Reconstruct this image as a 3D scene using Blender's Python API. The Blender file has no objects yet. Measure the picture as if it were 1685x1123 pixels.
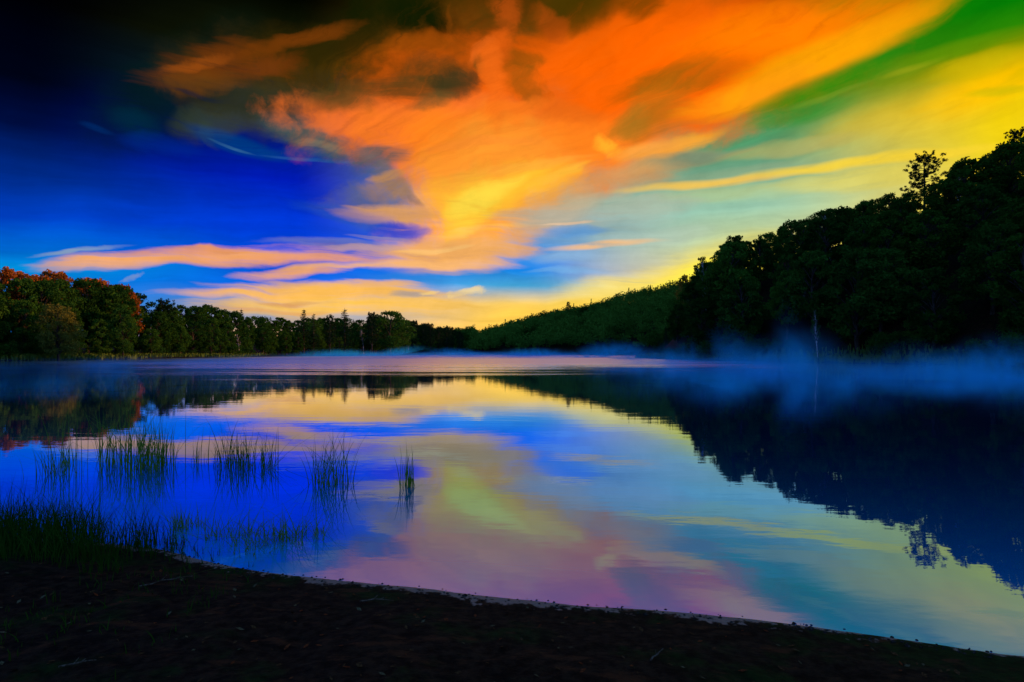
import bpy, math, random
import numpy as np
from mathutils import Vector, Matrix, noise as mnoise
R = math.radians
rnd = random.Random(11)
scene = bpy.context.scene
C = scene.collection

# ------------------------------------------------------------------ camera
EYE = 1.70                      # eye height above the lake's surface (z = 0)
FPX, CX, HZ = 1030.0, 842.5, 580.0   # focal length / centre column / horizon row, in photo pixels
cam_d = bpy.data.cameras.new("camera")
cam_d.sensor_width = 36.0
cam_d.lens = 36.0 * FPX / 1685.0
cam_d.shift_y = (HZ - 561.5) / 1685.0
cam_d.clip_start, cam_d.clip_end = 0.1, 9000
cam = bpy.data.objects.new("camera", cam_d)
C.objects.link(cam)
cam.location = (0, 0, EYE)
cam.rotation_euler = (R(90), 0, 0)
scene.camera = cam
scene.view_settings.view_transform = 'Standard'
scene.view_settings.look = 'None'
scene.view_settings.exposure = 0.0
scene.view_settings.gamma = 1.0
scene.cycles.use_denoising = True
scene.cycles.max_bounces = 8
scene.cycles.transparent_max_bounces = 16
scene.cycles.volume_bounces = 1

SUN_AZ, SUN_EL = R(80), R(8.7)   # azimuth clockwise from the view direction (+Y)

def lin(c):
    return [((v / 255.0) / 12.92 if v / 255.0 <= 0.04045 else (((v / 255.0) + 0.055) / 1.055) ** 2.4) for v in c]

def ae(px, py):
    """azimuth / elevation of the sky where the photo shows (px, py)"""
    u, v = (px - CX) / FPX, (HZ - py) / FPX
    return math.atan2(u, 1.0), math.atan2(v, math.hypot(u, 1.0))

class Nodes:
    """a thin writer for a node tree"""
    def __init__(self, tree):
        self.t = tree; tree.nodes.clear()
    def new(self, kind, **kw):
        n = self.t.nodes.new(kind)
        for k, v in kw.items(): setattr(n, k, v)
        return n
    def put(self, sock, v):
        if hasattr(v, 'default_value') or isinstance(v, bpy.types.NodeSocket): self.t.links.new(v, sock)
        else: sock.default_value = v
    def math(self, op, a, b=0.0, c=0.0, clamp=False):
        n = self.new('ShaderNodeMath', operation=op, use_clamp=clamp)
        self.put(n.inputs[0], a); self.put(n.inputs[1], b); self.put(n.inputs[2], c)
        return n.outputs[0]
    def vec(self, op, a, b=(0, 0, 0), scale=None):
        n = self.new('ShaderNodeVectorMath', operation=op)
        self.put(n.inputs[0], a); self.put(n.inputs[1], b)
        if scale is not None: self.put(n.inputs['Scale'], scale)
        return n.outputs['Value'] if op in ('LENGTH', 'DOT_PRODUCT', 'DISTANCE') else n.outputs[0]
    def mapping(self, v, loc=(0, 0, 0), rot=(0, 0, 0), scale=(1, 1, 1), kind='POINT'):
        n = self.new('ShaderNodeMapping', vector_type=kind)
        self.put(n.inputs[0], v); n.inputs[1].default_value = loc
        n.inputs[2].default_value = rot; n.inputs[3].default_value = scale
        return n.outputs[0]
    def noise(self, v, scale=1.0, detail=4.0, rough=0.55, dist=0.0):
        n = self.new('ShaderNodeTexNoise')
        self.put(n.inputs['Vector'], v); n.inputs['Scale'].default_value = scale
        n.inputs['Detail'].default_value = detail; n.inputs['Roughness'].default_value = rough
        n.inputs['Distortion'].default_value = dist
        return n.outputs[0], n.outputs[1]
    def range(self, v, a, b, lo=0.0, hi=1.0, smooth=True):
        n = self.new('ShaderNodeMapRange', interpolation_type='SMOOTHSTEP' if smooth else 'LINEAR')
        for i, x in enumerate((v, a, b, lo, hi)): self.put(n.inputs[i], x)
        return n.outputs[0]
    def mix(self, f, a, b, blend='MIX'):
        n = self.new('ShaderNodeMix', data_type='RGBA', blend_type=blend)
        self.put(n.inputs[0], f); self.put(n.inputs[6], a); self.put(n.inputs[7], b)
        return n.outputs[2]
    def ramp(self, f, stops, interp='LINEAR'):
        n = self.new('ShaderNodeValToRGB'); r = n.color_ramp; r.interpolation = interp
        while len(r.elements) < len(stops): r.elements.new(0.5)
        for e, (p, c) in zip(r.elements, stops):
            e.position = p; e.color = (*c[:3], 1)
        self.put(n.inputs[0], f)
        return n.outputs[0]

# ------------------------------------------------------------------ sky (world)
world = bpy.data.worlds.new("World"); scene.world = world; world.use_nodes = True
def build_sky():
    g = Nodes(world.node_tree)
    d = g.new('ShaderNodeTexCoord').outputs['Generated']
    s = g.new('ShaderNodeSeparateXYZ'); g.put(s.inputs[0], d)
    az = g.math('ARCTAN2', s.outputs[0], s.outputs[1])
    el = g.math('ARCSINE', s.outputs[2])
    cp = g.new('ShaderNodeCombineXYZ'); g.put(cp.inputs[0], az); g.put(cp.inputs[1], el); cp.inputs[2].default_value = 1.0
    p0 = cp.outputs[0]
    def warp(p, amp, scale, stretch, off, detail=3.0):
        n = g.noise(g.mapping(p, loc=off, scale=stretch), scale, detail, 0.55)[1]
        w = g.vec('MULTIPLY', g.vec('SUBTRACT', n, (0.5, 0.5, 0.5)), (amp[0], amp[1], 0))
        return g.vec('ADD', p, w)
    p1 = warp(p0, (0.10, 0.05), 3.2, (1, 1.8, 1), (3.1, 0.7, 0))          # gentle large bends
    p2 = warp(p1, (0.085, 0.020), 9.0, (1, 3.4, 1), (0.4, 5.2, 0), 6.0)   # cirrus frays
    p3 = warp(p1, (0.075, 0.06), 10.0, (1, 1.2, 1), (7.4, 2.2, 0), 6.0)       # curls
    # noise fields
    broad = g.noise(g.mapping(p1, scale=(1, 1.6, 1), loc=(2, 9, 0)), 5.0, 6.0, 0.6)[0]
    flat = g.noise(g.mapping(p2, rot=(0, 0, R(-3)), scale=(3.5, 34, 1)), 1.0, 6.0, 0.6)[0]
    fa, fe = ae(120, 470)                                   # the high streaks fan out from here
    fx = g.vec('DOT_PRODUCT', p2, (1, 0, -fa)); fy = g.vec('DOT_PRODUCT', p2, (0, 1, -fe))
    fc = g.new('ShaderNodeCombineXYZ')
    g.put(fc.inputs[0], g.math('MULTIPLY', g.math('SQRT', g.math('MULTIPLY_ADD', fx, fx, g.math('MULTIPLY', fy, fy))), 3.0))
    g.put(fc.inputs[1], g.math('MULTIPLY', g.math('ARCTAN2', fy, fx), 18.0))
    diag = g.noise(fc.outputs[0], 1.0, 7.0, 0.66)[0]
    curl = g.noise(g.mapping(p3, loc=(1, 4, 0)), 10.0, 6.0, 0.62)[0]
    high = g.math('MULTIPLY', g.range(el, ae(CX, 400)[1], ae(CX, 250)[1]), g.range(az, ae(330, 300)[0], ae(560, 300)[0]))
    nf = g.math('MULTIPLY_ADD', high, g.math('SUBTRACT', diag, flat), flat)
    diag = nf
    fine = g.noise(g.mapping(p3, loc=(5, 1, 0)), 26.0, 6.0, 0.68)[0]
    fc2 = g.vec('MULTIPLY', fc.outputs[0], (1.9, 2.6, 1))
    fib_d = g.noise(fc2, 1.0, 5.0, 0.62)[0]
    fib_f = g.noise(g.mapping(p2, rot=(0, 0, R(-2)), scale=(8, 95, 1)), 1.0, 4.0, 0.6)[0]
    fib = g.math('MULTIPLY_ADD', high, g.math('SUBTRACT', fib_d, fib_f), fib_f)
    def punch(v, k): return g.math('MULTIPLY_ADD', g.math('SUBTRACT', v, 0.5), k, 0.5)
    curl = punch(g.math('MULTIPLY_ADD', fine, 0.35, g.math('MULTIPLY', curl, 0.65)), 2.1)
    broad = punch(g.math('MULTIPLY_ADD', fine, 0.25, g.math('MULTIPLY', broad, 0.75)), 1.9)
    flat = punch(g.math('MULTIPLY_ADD', fib_f, 0.42, g.math('MULTIPLY', flat, 0.58)), 2.1)
    diag = punch(g.math('MULTIPLY_ADD', fib, 0.34, g.math('MULTIPLY', diag, 0.66)), 2.0)
    F = {'b': broad, 'f': flat, 'd': diag, 'c': curl}
    KS = (4, 5, 6, 7, 8, 9, 10)                              # fibrous strength, by opacity
    for k in KS:
        A = 1.0 if k == 10 else 3.0
        F['k%d' % k] = g.math('MULTIPLY', k / 10, g.math('MULTIPLY_ADD', g.math('SUBTRACT', fib, .47), A, 1.0, clamp=True))
    P = {'0': p0, '1': p1, '2': p2, '3': p3}
    # clear sky: five colour columns, blended across
    cols = {
        40:   [(0, (0, 0, 2)), (130, (0, 3, 20)), (200, (0, 12, 60)), (280, (0, 40, 130)), (350, (0, 62, 190)), (405, (0, 105, 210)), (430, (0, 140, 215)), (470, (0, 120, 220)), (560, (20, 110, 200))],
        480:  [(0, (1, 3, 0)), (100, (22, 28, 8)), (170, (16, 42, 52)), (230, (0, 24, 120)), (300, (0, 26, 180)), (390, (0, 58, 212)), (440, (0, 84, 220)), (480, (10, 100, 225)), (515, (90, 140, 190)), (560, (250, 190, 90))],
        850:  [(0, (50, 45, 5)), (100, (100, 75, 20)), (230, (120, 120, 80)), (330, (130, 170, 160)), (385, (95, 150, 205)), (440, (12, 130, 228)), (465, (70, 165, 215)), (495, (250, 205, 95)), (560, (255, 190, 60))],
        1230: [(0, (70, 60, 5)), (100, (60, 110, 15)), (170, (22, 128, 32)), (210, (60, 140, 85)), (270, (110, 162, 130)), (340, (150, 195, 168)), (385, (192, 206, 150)), (425, (240, 220, 120)), (485, (255, 226, 80)), (560, (255, 215, 60))],
        1660: [(0, (4, 122, 4)), (40, (40, 128, 4)), (90, (150, 150, 0)), (150, (236, 196, 0)), (230, (238, 208, 20)), (320, (250, 218, 45)), (450, (255, 225, 60)), (560, (255, 215, 60))],
    }
    emax = ae(CX, -700)[1]
    pw = g.new('ShaderNodeSeparateXYZ'); g.put(pw.inputs[0], p1)
    waz, wel = pw.outputs[0], pw.outputs[1]
    t = g.math('DIVIDE', wel, emax)
    base = None; prev = None
    for px, stops in cols.items():
        st = sorted((max(0.0, ae(px, y)[1]) / emax, lin(c)) for y, c in stops)
        col = g.ramp(t, st)
        a = ae(px, 300)[0]
        base = col if base is None else g.mix(g.range(waz, prev, a), base, col)
        prev = a
    # high overhead and behind the viewer: plain dusk blue
    behind = g.math('ABSOLUTE', az)
    fb = g.range(behind, R(52), R(110))
    fo = g.range(el, R(33), R(62))
    f = g.math('MAXIMUM', fb, fo)
    base = g.mix(f, base, (*lin(DUSK), 1))
    # clouds, painted one behind the other: (x1, y1, x2, y2, half width, colour, strength, field, raggedness, softness, warp)
    # (the sky is split into tiles so that a ray only works out the clouds near it)
    tone = g.math('MULTIPLY_ADD', g.math('SUBTRACT', diag, 0.5), 0.50, g.math('MULTIPLY_ADD', g.math('SUBTRACT', curl, 0.5), 0.26, 1.03))
    nish = g.new('ShaderNodeTexSky', sky_type='NISHITA', sun_disc=False)
    nish.sun_elevation = SUN_EL; nish.sun_rotation = SUN_AZ
    geo = []
    for (x1, y1, x2, y2, w, c, k, fld, rag, soft, wp) in SKY_STROKES:
        a1, e1 = ae(x1, y1); a2, e2 = ae(x2, y2)
        L = math.hypot(a2 - a1, e2 - e1) / 2 + w / FPX * 0.6
        ang = math.atan2(e2 - e1, a2 - a1)
        geo.append(((a1 + a2) / 2, (e1 + e2) / 2, L, w / FPX, ang))
    def tile(lo_a, hi_a, lo_e, hi_e):
        tree = bpy.data.node_groups.new("sky_tile", 'ShaderNodeTree')
        ins = [('p' + k, 'NodeSocketVector') for k in P] + [('f' + k, 'NodeSocketFloat') for k in F] + [('base', 'NodeSocketColor')]
        for nm, ty in ins: tree.interface.new_socket(nm, in_out='INPUT', socket_type=ty)
        tree.interface.new_socket('colour', in_out='OUTPUT', socket_type='NodeSocketColor')
        h = Nodes(tree)
        gi = h.new('NodeGroupInput').outputs; go = h.new('NodeGroupOutput')
        col = gi['base']
        for (am, em, L, W, ang), (_, _, _, _, _, c, k, fld, rag, soft, wp) in zip(geo, SKY_STROKES):
            ca, sa = math.cos(ang), math.sin(ang)
            grow = math.sqrt(1.0 + rag * 0.3)
            ha = math.hypot(L * ca, W * sa) * grow + 0.085
            he = math.hypot(L * sa, W * ca) * grow + 0.05
            if am + ha < lo_a or am - ha > hi_a or em + he < lo_e or em - he > hi_e: continue
            X = h.vec('DOT_PRODUCT', gi['p' + wp], (ca / L, sa / L, -(am * ca + em * sa) / L))
            Y = h.vec('DOT_PRODUCT', gi['p' + wp], (-sa / W, ca / W, (am * sa - em * ca) / W))
            r = h.math('MULTIPLY_ADD', gi['f' + fld], rag, h.math('MULTIPLY_ADD', X, X, h.math('MULTIPLY', Y, Y)))
            fac = h.range(r, 1.12 + rag * 0.5, (1.0 - soft) * .6 - .12 + rag * 0.5, 0.0, gi['fk%d' % max(4, min(10, int(k * 10 + .001)))])
            col = h.mix(fac, col, (*lin(c), 1))
        h.put(go.inputs[0], col)
        gn = g.new('ShaderNodeGroup', node_tree=tree)
        for k in P: g.put(gn.inputs['p' + k], P[k])
        for k in F: g.put(gn.inputs['f' + k], F[k])
        g.put(gn.inputs['base'], base)
        bg = g.new('ShaderNodeBackground')
        g.put(bg.inputs[0], g.vec('SCALE', gn.outputs[0], scale=tone))
        return bg.outputs[0]
    def pick(v, edge, below, above):
        m = g.new('ShaderNodeMixShader')
        g.put(m.inputs[0], g.math('GREATER_THAN', v, edge)); g.put(m.inputs[1], below); g.put(m.inputs[2], above)
        return m.outputs[0]
    edges = [-0.95] + [ae(x, 300)[0] for x in (250, 520, 740, 960, 1240)] + [0.95]
    rows = [-0.02, ae(CX, 330)[1], 0.72]
    strips = []
    for lo_a, hi_a in zip(edges, edges[1:]):
        strips.append(pick(el, rows[1], tile(lo_a, hi_a, rows[0], rows[1]), tile(lo_a, hi_a, rows[1], rows[2])))
    sh = strips[0]
    for e, st in zip(edges[1:], strips[1:]): sh = pick(az, e, sh, st)
    rest = g.new('ShaderNodeBackground')
    g.put(rest.inputs[0], g.vec('ADD', base, g.vec('SCALE', nish.outputs[0], scale=g.math('MULTIPLY', f, 0.05))))
    sh = pick(behind, 0.95, sh, rest.outputs[0])
    sh = pick(el, rows[2], sh, rest.outputs[0])
    o = g.new('ShaderNodeOutputWorld'); g.t.links.new(sh, o.inputs[0])

DUSK = (66, 122, 205)
SKY_RAG = 1.35
SKY_STROKES = [
    # dim green-black haze in the dark upper left
    (170, 230, 420, 60, 60, (4, 26, 22), .8, 'b', .6, .9, '1'),
    (180, 190, 250, 225, 26, (0, 46, 66), .5, 'c', .8, .9, '3'),
    (290, 215, 420, 185, 30, (52, 62, 44), .7, 'b', .6, .9, '3'),
    (340, 205, 360, 240, 14, (50, 66, 50), .6, 'c', .8, .9, '3'),
    # brown upper veil
    (320, 120, 900, 110, 80, (66, 46, 4), .95, 'b', .9, .9, '3'),
    (600, 110, 980, 60, 95, (112, 54, 4), .9, 'b', .9, .9, '3'),
    (380, 175, 620, 200, 50, (52, 54, 30), .85, 'b', .9, .9, '3'),
    (330, 165, 470, 175, 24, (40, 44, 30), .7, 'c', .9, .9, '3'),
    # pale arc of thin cirrus
    (310, 205, 480, 262, 16, (0, 62, 130), .8, 'd', .5, .9, '1'),
    (345, 222, 420, 252, 3, (70, 130, 165), .45, 'b', .3, 1.0, '1'),
    (420, 252, 620, 272, 4, (50, 110, 165), .45, 'b', .3, 1.0, '1'),
    (430, 245, 600, 262, 12, (8, 60, 130), .6, 'd', .6, 1.0, '2'),
    (150, 205, 205, 225, 5, (0, 52, 120), .3, 'b', .3, 1.0, '1'),
    (200, 240, 330, 250, 16, (0, 40, 140), .5, 'c', .6, 1.0, '3'),
    (430, 195, 650, 262, 28, (70, 90, 86), 1.0, 'c', .6, 1.0, '2'),
    (480, 228, 600, 256, 8, (128, 116, 92), .6, 'f', .8, 1.0, '2'),
    # big orange sheet
    (560, 200, 1400, 40, 120, (236, 96, 12), 1.0, 'b', 1.0, .8, '3'),
    (860, 120, 1360, 45, 95, (255, 100, 0), 1.0, 'd', .6, .9, '2'),
    (470, 182, 950, 205, 45, (242, 112, 40), 1.0, 'c', .9, .8, '2'),
    (500, 200, 640, 216, 17, (236, 112, 46), .8, 'd', .9, .9, '2'),
    (620, 230, 1120, 240, 75, (250, 128, 28), 1.0, 'b', .8, .8, '3'),
    (690, 330, 900, 260, 92, (254, 150, 44), 1.0, 'c', .9, .7, '3'),
    (650, 385, 880, 330, 74, (253, 164, 60), 1.0, 'c', 1.0, .7, '2'),
    (600, 425, 870, 405, 36, (246, 176, 98), 1.0, 'f', .9, .8, '2'),
    (540, 440, 860, 430, 11, (250, 184, 110), .9, 'f', .8, .9, '2'),
    (720, 330, 960, 270, 45, (255, 190, 46), .95, 'b', .8, 1.0, '3'),
    (715, 370, 830, 310, 40, (255, 206, 58), .9, 'c', .7, 1.0, '3'),
    (730, 345, 860, 285, 22, (255, 222, 72), .8, 'd', 1.0, 1.0, '3'),
    (690, 390, 800, 372, 10, (255, 206, 100), .7, 'f', 1.2, 1.0, '2'),
    (880, 300, 960, 262, 12, (255, 190, 60), .7, 'd', 1.1, 1.0, '2'),
    (640, 415, 780, 402, 6, (255, 200, 120), .7, 'f', 1.2, 1.0, '2'),
    (690, 300, 700, 380, 8, (255, 178, 86), .6, 'c', 1.3, 1.0, '3'),
    (850, 370, 980, 310, 40, (232, 160, 80), .6, 'd', .6, 1.0, '1'),
    (820, 390, 960, 330, 22, (214, 164, 110), .6, 'd', .6, 1.0, '2'),
    # blue-grey fringe at the left edge of the sheet
    (590, 268, 680, 254, 20, (74, 84, 84), .85, 'f', 1.0, .9, '2'),
    (610, 262, 690, 330, 22, (112, 104, 104), .75, 'c', 1.1, 1.0, '3'),
    (540, 345, 690, 322, 36, (96, 100, 120), .7, 'c', 1.1, 1.0, '3'),
    (555, 352, 700, 346, 17, (224, 160, 94), .95, 'f', 1.1, .9, '2'),
    (600, 320, 690, 300, 22, (172, 128, 88), .7, 'c', 1.1, 1.0, '3'),
    (620, 296, 680, 285, 9, (190, 136, 84), .7, 'f', 1.1, 1.0, '2'),
    (500, 345, 640, 372, 20, (30, 84, 190), .55, 'f', .8, 1.0, '2'),
    (600, 378, 680, 380, 20, (18, 60, 195), .95, 'c', .8, .8, '3'),
    (560, 390, 650, 394, 5, (150, 140, 180), .7, 'f', .8, 1.0, '2'),
    # dark openings
    (560, 28, 770, 22, 46, (16, 26, 2), .95, 'c', 1.0, 1.0, '3'),
    (660, 20, 740, 35, 30, (10, 24, 2), .8, 'c', 1.0, 1.0, '3'),
    (880, 20, 1010, 8, 34, (66, 50, 2), .9, 'b', .8, 1.0, '3'),
    (1010, 20, 1090, 5, 20, (110, 62, 2), .8, 'd', .8, 1.0, '2'),
    (480, 85, 640, 62, 30, (40, 34, 4), .8, 'd', 1.0, 1.0, '3'),
    (660, 132, 790, 122, 26, (66, 54, 18), .85, 'c', 1.4, .9, '3'),
    (620, 150, 770, 152, 18, (70, 58, 22), .85, 'f', 1.3, .9, '2'),
    (720, 160, 790, 135, 20, (54, 52, 26), .8, 'c', 1.3, .9, '3'),
    (520, 160, 640, 165, 26, (70, 62, 26), .8, 'c', 1.2, 1.0, '3'),
    (670, 178, 750, 168, 16, (100, 78, 36), .8, 'c', 1.2, .9, '2'),
    (800, 100, 806, 125, 12, (110, 72, 20), .7, 'c', 1.2, .9, '3'),
    (840, 112, 885, 100, 20, (132, 76, 10), .75, 'c', 1.5, 1.0, '3'),
    (842, 140, 885, 150, 30, (132, 78, 12), .75, 'c', 1.5, 1.0, '3'),
    (1000, 150, 1200, 105, 26, (140, 92, 12), .85, 'd', 1.0, 1.0, '2'),
    (1010, 205, 1120, 150, 38, (156, 106, 22), .75, 'd', 1.0, 1.0, '3'),
    (1005, 215, 1060, 185, 28, (158, 112, 30), .7, 'c', .9, 1.0, '3'),
    (860, 185, 1000, 175, 14, (226, 104, 22), .7, 'd', .9, 1.0, '2'),
    # bright ridges
    (240, 132, 430, 88, 26, (116, 56, 10), .8, 'd', 1.3, 1.0, '2'),
    (400, 96, 600, 46, 14, (120, 58, 8), .8, 'd', .9, 1.0, '2'),
    (260, 122, 380, 92, 9, (160, 78, 18), .6, 'd', .8, 1.0, '3'),
    (240, 142, 400, 130, 18, (110, 62, 16), .6, 'c', 1.2, 1.0, '3'),
    (390, 124, 520, 104, 16, (128, 58, 12), .6, 'd', 1.3, 1.0, '2'),
    (620, 92, 790, 80, 22, (150, 70, 6), .8, 'c', 1.0, 1.0, '3'),
    (845, -10, 830, 60, 26, (186, 78, 14), .7, 'c', 1.4, .9, '3'),
    (830, 60, 822, 110, 24, (216, 90, 14), .8, 'c', 1.0, .9, '3'),
    (785, 110, 815, 70, 12, (226, 100, 24), .8, 'c', 1.1, 1.0, '3'),
    (815, 80, 818, 215, 20, (240, 106, 22), .8, 'c', 1.0, .9, '3'),
    (780, 190, 900, 160, 12, (246, 118, 26), .7, 'd', 1.0, 1.0, '3'),
    (880, 15, 925, 60, 18, (176, 74, 12), .6, 'c', 1.1, 1.0, '3'),
    (757, 0, 752, 55, 7, (110, 56, 6), .8, 'c', .8, 1.0, '3'),
    (1090, 75, 1580, -25, 45, (255, 128, 0), .95, 'd', .7, 1.0, '2'),
    (1170, 150, 1580, -10, 32, (255, 162, 4), 1.0, 'd', .6, .9, '1'),
    (1100, 190, 1330, 110, 26, (255, 156, 14), .9, 'd', .8, 1.0, '2'),
    (1040, 268, 1180, 205, 22, (255, 168, 30), .9, 'd', .8, 1.0, '3'),
    (1165, 175, 1200, 130, 13, (255, 160, 10), .75, 'c', .8, 1.0, '3'),
    (975, 215, 1000, 245, 18, (255, 178, 42), .9, 'c', .8, 1.0, '3'),
    (985, 250, 1120, 240, 16, (248, 160, 52), .8, 'd', .8, 1.0, '2'),
    (1000, 258, 1160, 225, 18, (240, 160, 70), .7, 'd', .8, 1.0, '2'),
    (960, 285, 1240, 235, 14, (214, 160, 96), .55, 'd', .8, 1.0, '2'),
    (700, 250, 900, 225, 9, (252, 140, 46), .6, 'd', .9, 1.0, '2'),
    (760, 290, 980, 245, 9, (255, 172, 60), .6, 'd', .9, 1.0, '2'),
    (740, 385, 880, 362, 8, (255, 190, 84), .6, 'f', .9, 1.0, '2'),
    # green gap and its thin streaks
    (1210, 185, 1480, 85, 24, (24, 128, 8), .95, 'd', .6, .9, '1'),
    (1200, 205, 1400, 160, 18, (40, 132, 40), .8, 'd', .6, 1.0, '1'),
    (1050, 270, 1230, 238, 13, (106, 136, 112), .8, 'd', .7, 1.0, '2'),
    (1270, 178, 1420, 132, 5, (120, 152, 40), .5, 'd', .3, 1.0, '1'),
    (1420, 132, 1570, 82, 5, (160, 164, 24), .55, 'd', .3, 1.0, '1'),
    (1330, 215, 1680, 150, 36, (226, 186, 30), .55, 'd', .9, 1.0, '1'),
    (1500, 185, 1720, 110, 34, (250, 190, 0), .95, 'd', .8, 1.0, '1'),
    (1500, 128, 1720, 80, 20, (206, 176, 8), .8, 'd', .8, 1.0, '1'),
    (1440, 110, 1700, 40, 14, (92, 140, 6), .8, 'd', .6, 1.0, '1'),
    (1560, 160, 1700, 150, 8, (190, 180, 10), .7, 'd', .8, 1.0, '1'),
    (1180, 250, 1420, 222, 14, (196, 180, 96), .55, 'd', .8, 1.0, '2'),
    (1080, 300, 1350, 262, 14, (150, 168, 128), .5, 'd', .8, 1.0, '2'),
    (985, 314, 1350, 274, 9, (248, 198, 76), .95, 'd', .5, 1.0, '1'),
    (1200, 285, 1685, 236, 10, (250, 212, 52), .9, 'd', .5, 1.0, '1'),
    (1060, 320, 1420, 300, 16, (196, 204, 128), .5, 'd', .8, 1.0, '2'),
    (1250, 310, 1600, 280, 18, (232, 212, 84), .6, 'd', .8, 1.0, '2'),
    # low bars over the middle
    (880, 345, 1180, 325, 30, (186, 190, 166), .6, 'f', 1.0, 1.0, '2'),
    (960, 300, 1140, 268, 20, (196, 158, 104), .6, 'd', 1.2, 1.0, '2'),
    (820, 350, 1010, 352, 22, (176, 176, 160), .7, 'f', .9, 1.0, '2'),
    (890, 374, 1010, 374, 13, (90, 152, 216), .75, 'f', .8, 1.0, '2'),
    (980, 395, 1180, 372, 20, (176, 196, 180), .5, 'f', .8, 1.0, '2'),
    (890, 404, 1110, 386, 7, (246, 190, 128), .9, 'f', .5, 1.0, '1'),
    (880, 362, 990, 358, 3, (232, 196, 160), .8, 'f', .6, 1.0, '2'),
    (860, 422, 1010, 412, 13, (146, 182, 212), .6, 'f', .8, 1.0, '2'),
    (850, 440, 1020, 436, 7, (120, 180, 225), .6, 'f', .8, 1.0, '2'),
    # low salmon bars on the left
    (60, 430, 320, 432, 15, (246, 170, 98), 1.0, 'f', 1.2, 1.0, '2'),
    (200, 430, 560, 420, 17, (244, 166, 98), 1.0, 'f', 1.2, 1.0, '2'),
    (380, 430, 640, 428, 9, (240, 160, 100), .9, 'f', 1.2, 1.0, '2'),
    (150, 420, 480, 411, 8, (232, 152, 98), .9, 'f', 1.2, 1.0, '2'),
    (50, 415, 220, 406, 4, (150, 170, 180), .75, 'f', 1.0, 1.0, '2'),
    (440, 402, 660, 404, 7, (110, 120, 190), .75, 'f', 1.2, 1.0, '2'),
    (520, 414, 680, 408, 5, (200, 160, 150), .7, 'f', 1.2, 1.0, '2'),
    (215, 468, 250, 454, 5, (150, 160, 180), .5, 'c', 2.6, 1.0, '3'),
    (235, 489, 640, 488, 8, (250, 180, 84), .9, 'f', 1.0, 1.0, '2'),
    (320, 506, 820, 494, 26, (254, 196, 78), 1.0, 'f', .9, 1.0, '2'),
    (360, 480, 740, 474, 16, (252, 188, 84), 1.0, 'f', 1.2, 1.0, '2'),
    (380, 462, 580, 446, 10, (246, 170, 88), .95, 'f', 1.2, 1.0, '2'),
    (470, 447, 660, 434, 6, (248, 180, 96), .8, 'f', 1.2, 1.0, '2'),
    (560, 452, 700, 446, 6, (10, 110, 228), .8, 'f', 1.0, 1.0, '2'),
    (560, 466, 700, 468, 6, (246, 180, 90), .8, 'f', 1.2, 1.0, '2'),
    (430, 500, 540, 497, 4, (206, 140, 76), .7, 'f', .8, 1.0, '2'),
    (360, 512, 560, 516, 5, (226, 156, 84), .6, 'f', 1.0, 1.0, '2'),
    (640, 484, 710, 484, 6, (150, 150, 160), .75, 'f', .7, 1.0, '2'),
    (675, 479, 710, 474, 5, (254, 212, 122), .7, 'c', 2.2, 1.0, '3'),
    (725, 482, 785, 475, 8, (254, 216, 130), .7, 'c', 2.8, 1.0, '3'),
    # warm glow above the far notch
    (1040, 480, 1420, 405, 62, (255, 232, 64), .9, 'b', .4, 1.0, '2'),
    (900, 490, 1220, 440, 36, (255, 222, 92), .8, 'f', .5, 1.0, '2'),
    (1080, 470, 1260, 425, 34, (255, 238, 66), .9, 'f', .5, 1.0, '2'),
    (760, 520, 1100, 505, 26, (255, 206, 70), .6, 'f', .6, 1.0, '2'),
]
SKY_STROKES = [(*t[:8], t[8] * SKY_RAG, *t[9:]) for t in SKY_STROKES]
build_sky()

# ------------------------------------------------------------------ sun
sl = bpy.data.lights.new("sun", 'SUN'); sl.energy = 4.5; sl.angle = R(0.5); sl.color = (1.0, 0.40, 0.13)
so = bpy.data.objects.new("sun", sl); C.objects.link(so)
so.location = (120, 40, 90)
_d = Vector((math.sin(SUN_AZ) * math.cos(SUN_EL), math.cos(SUN_AZ) * math.cos(SUN_EL), math.sin(SUN_EL)))
so.rotation_euler = _d.to_track_quat('Z', 'Y').to_euler()

# ------------------------------------------------------------------ helpers
def tag(o, label=None, cat=None, group=None, kind=None):
    if label: o["label"] = label
    if cat: o["category"] = cat
    if group: o["group"] = group
    if kind: o["kind"] = kind
    return o
def thing(name, loc, rz=0.0, sc=(1, 1, 1), label=None, cat=None, group=None):
    o = bpy.data.objects.new(name, None); C.objects.link(o)
    o.location = loc; o.rotation_euler = (0, 0, rz); o.scale = sc; o.empty_display_size = 0.2
    return tag(o, label, cat, group)
def link(name, me, parent=None):
    o = bpy.data.objects.new(name, me); C.objects.link(o)
    if parent is not None: o.parent = parent
    return o
def copy_thing(src, loc, rz, sc, label=None, group=None):
    c = src.copy(); C.objects.link(c)
    c.location = loc; c.rotation_euler = (src.rotation_euler[0], src.rotation_euler[1], rz); c.scale = sc
    if label: c["label"] = label
    if group: c["group"] = group
    elif "group" in c: del c["group"]
    for ch in src.children:
        k = ch.copy(); C.objects.link(k); k.parent = c
    return c
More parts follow.
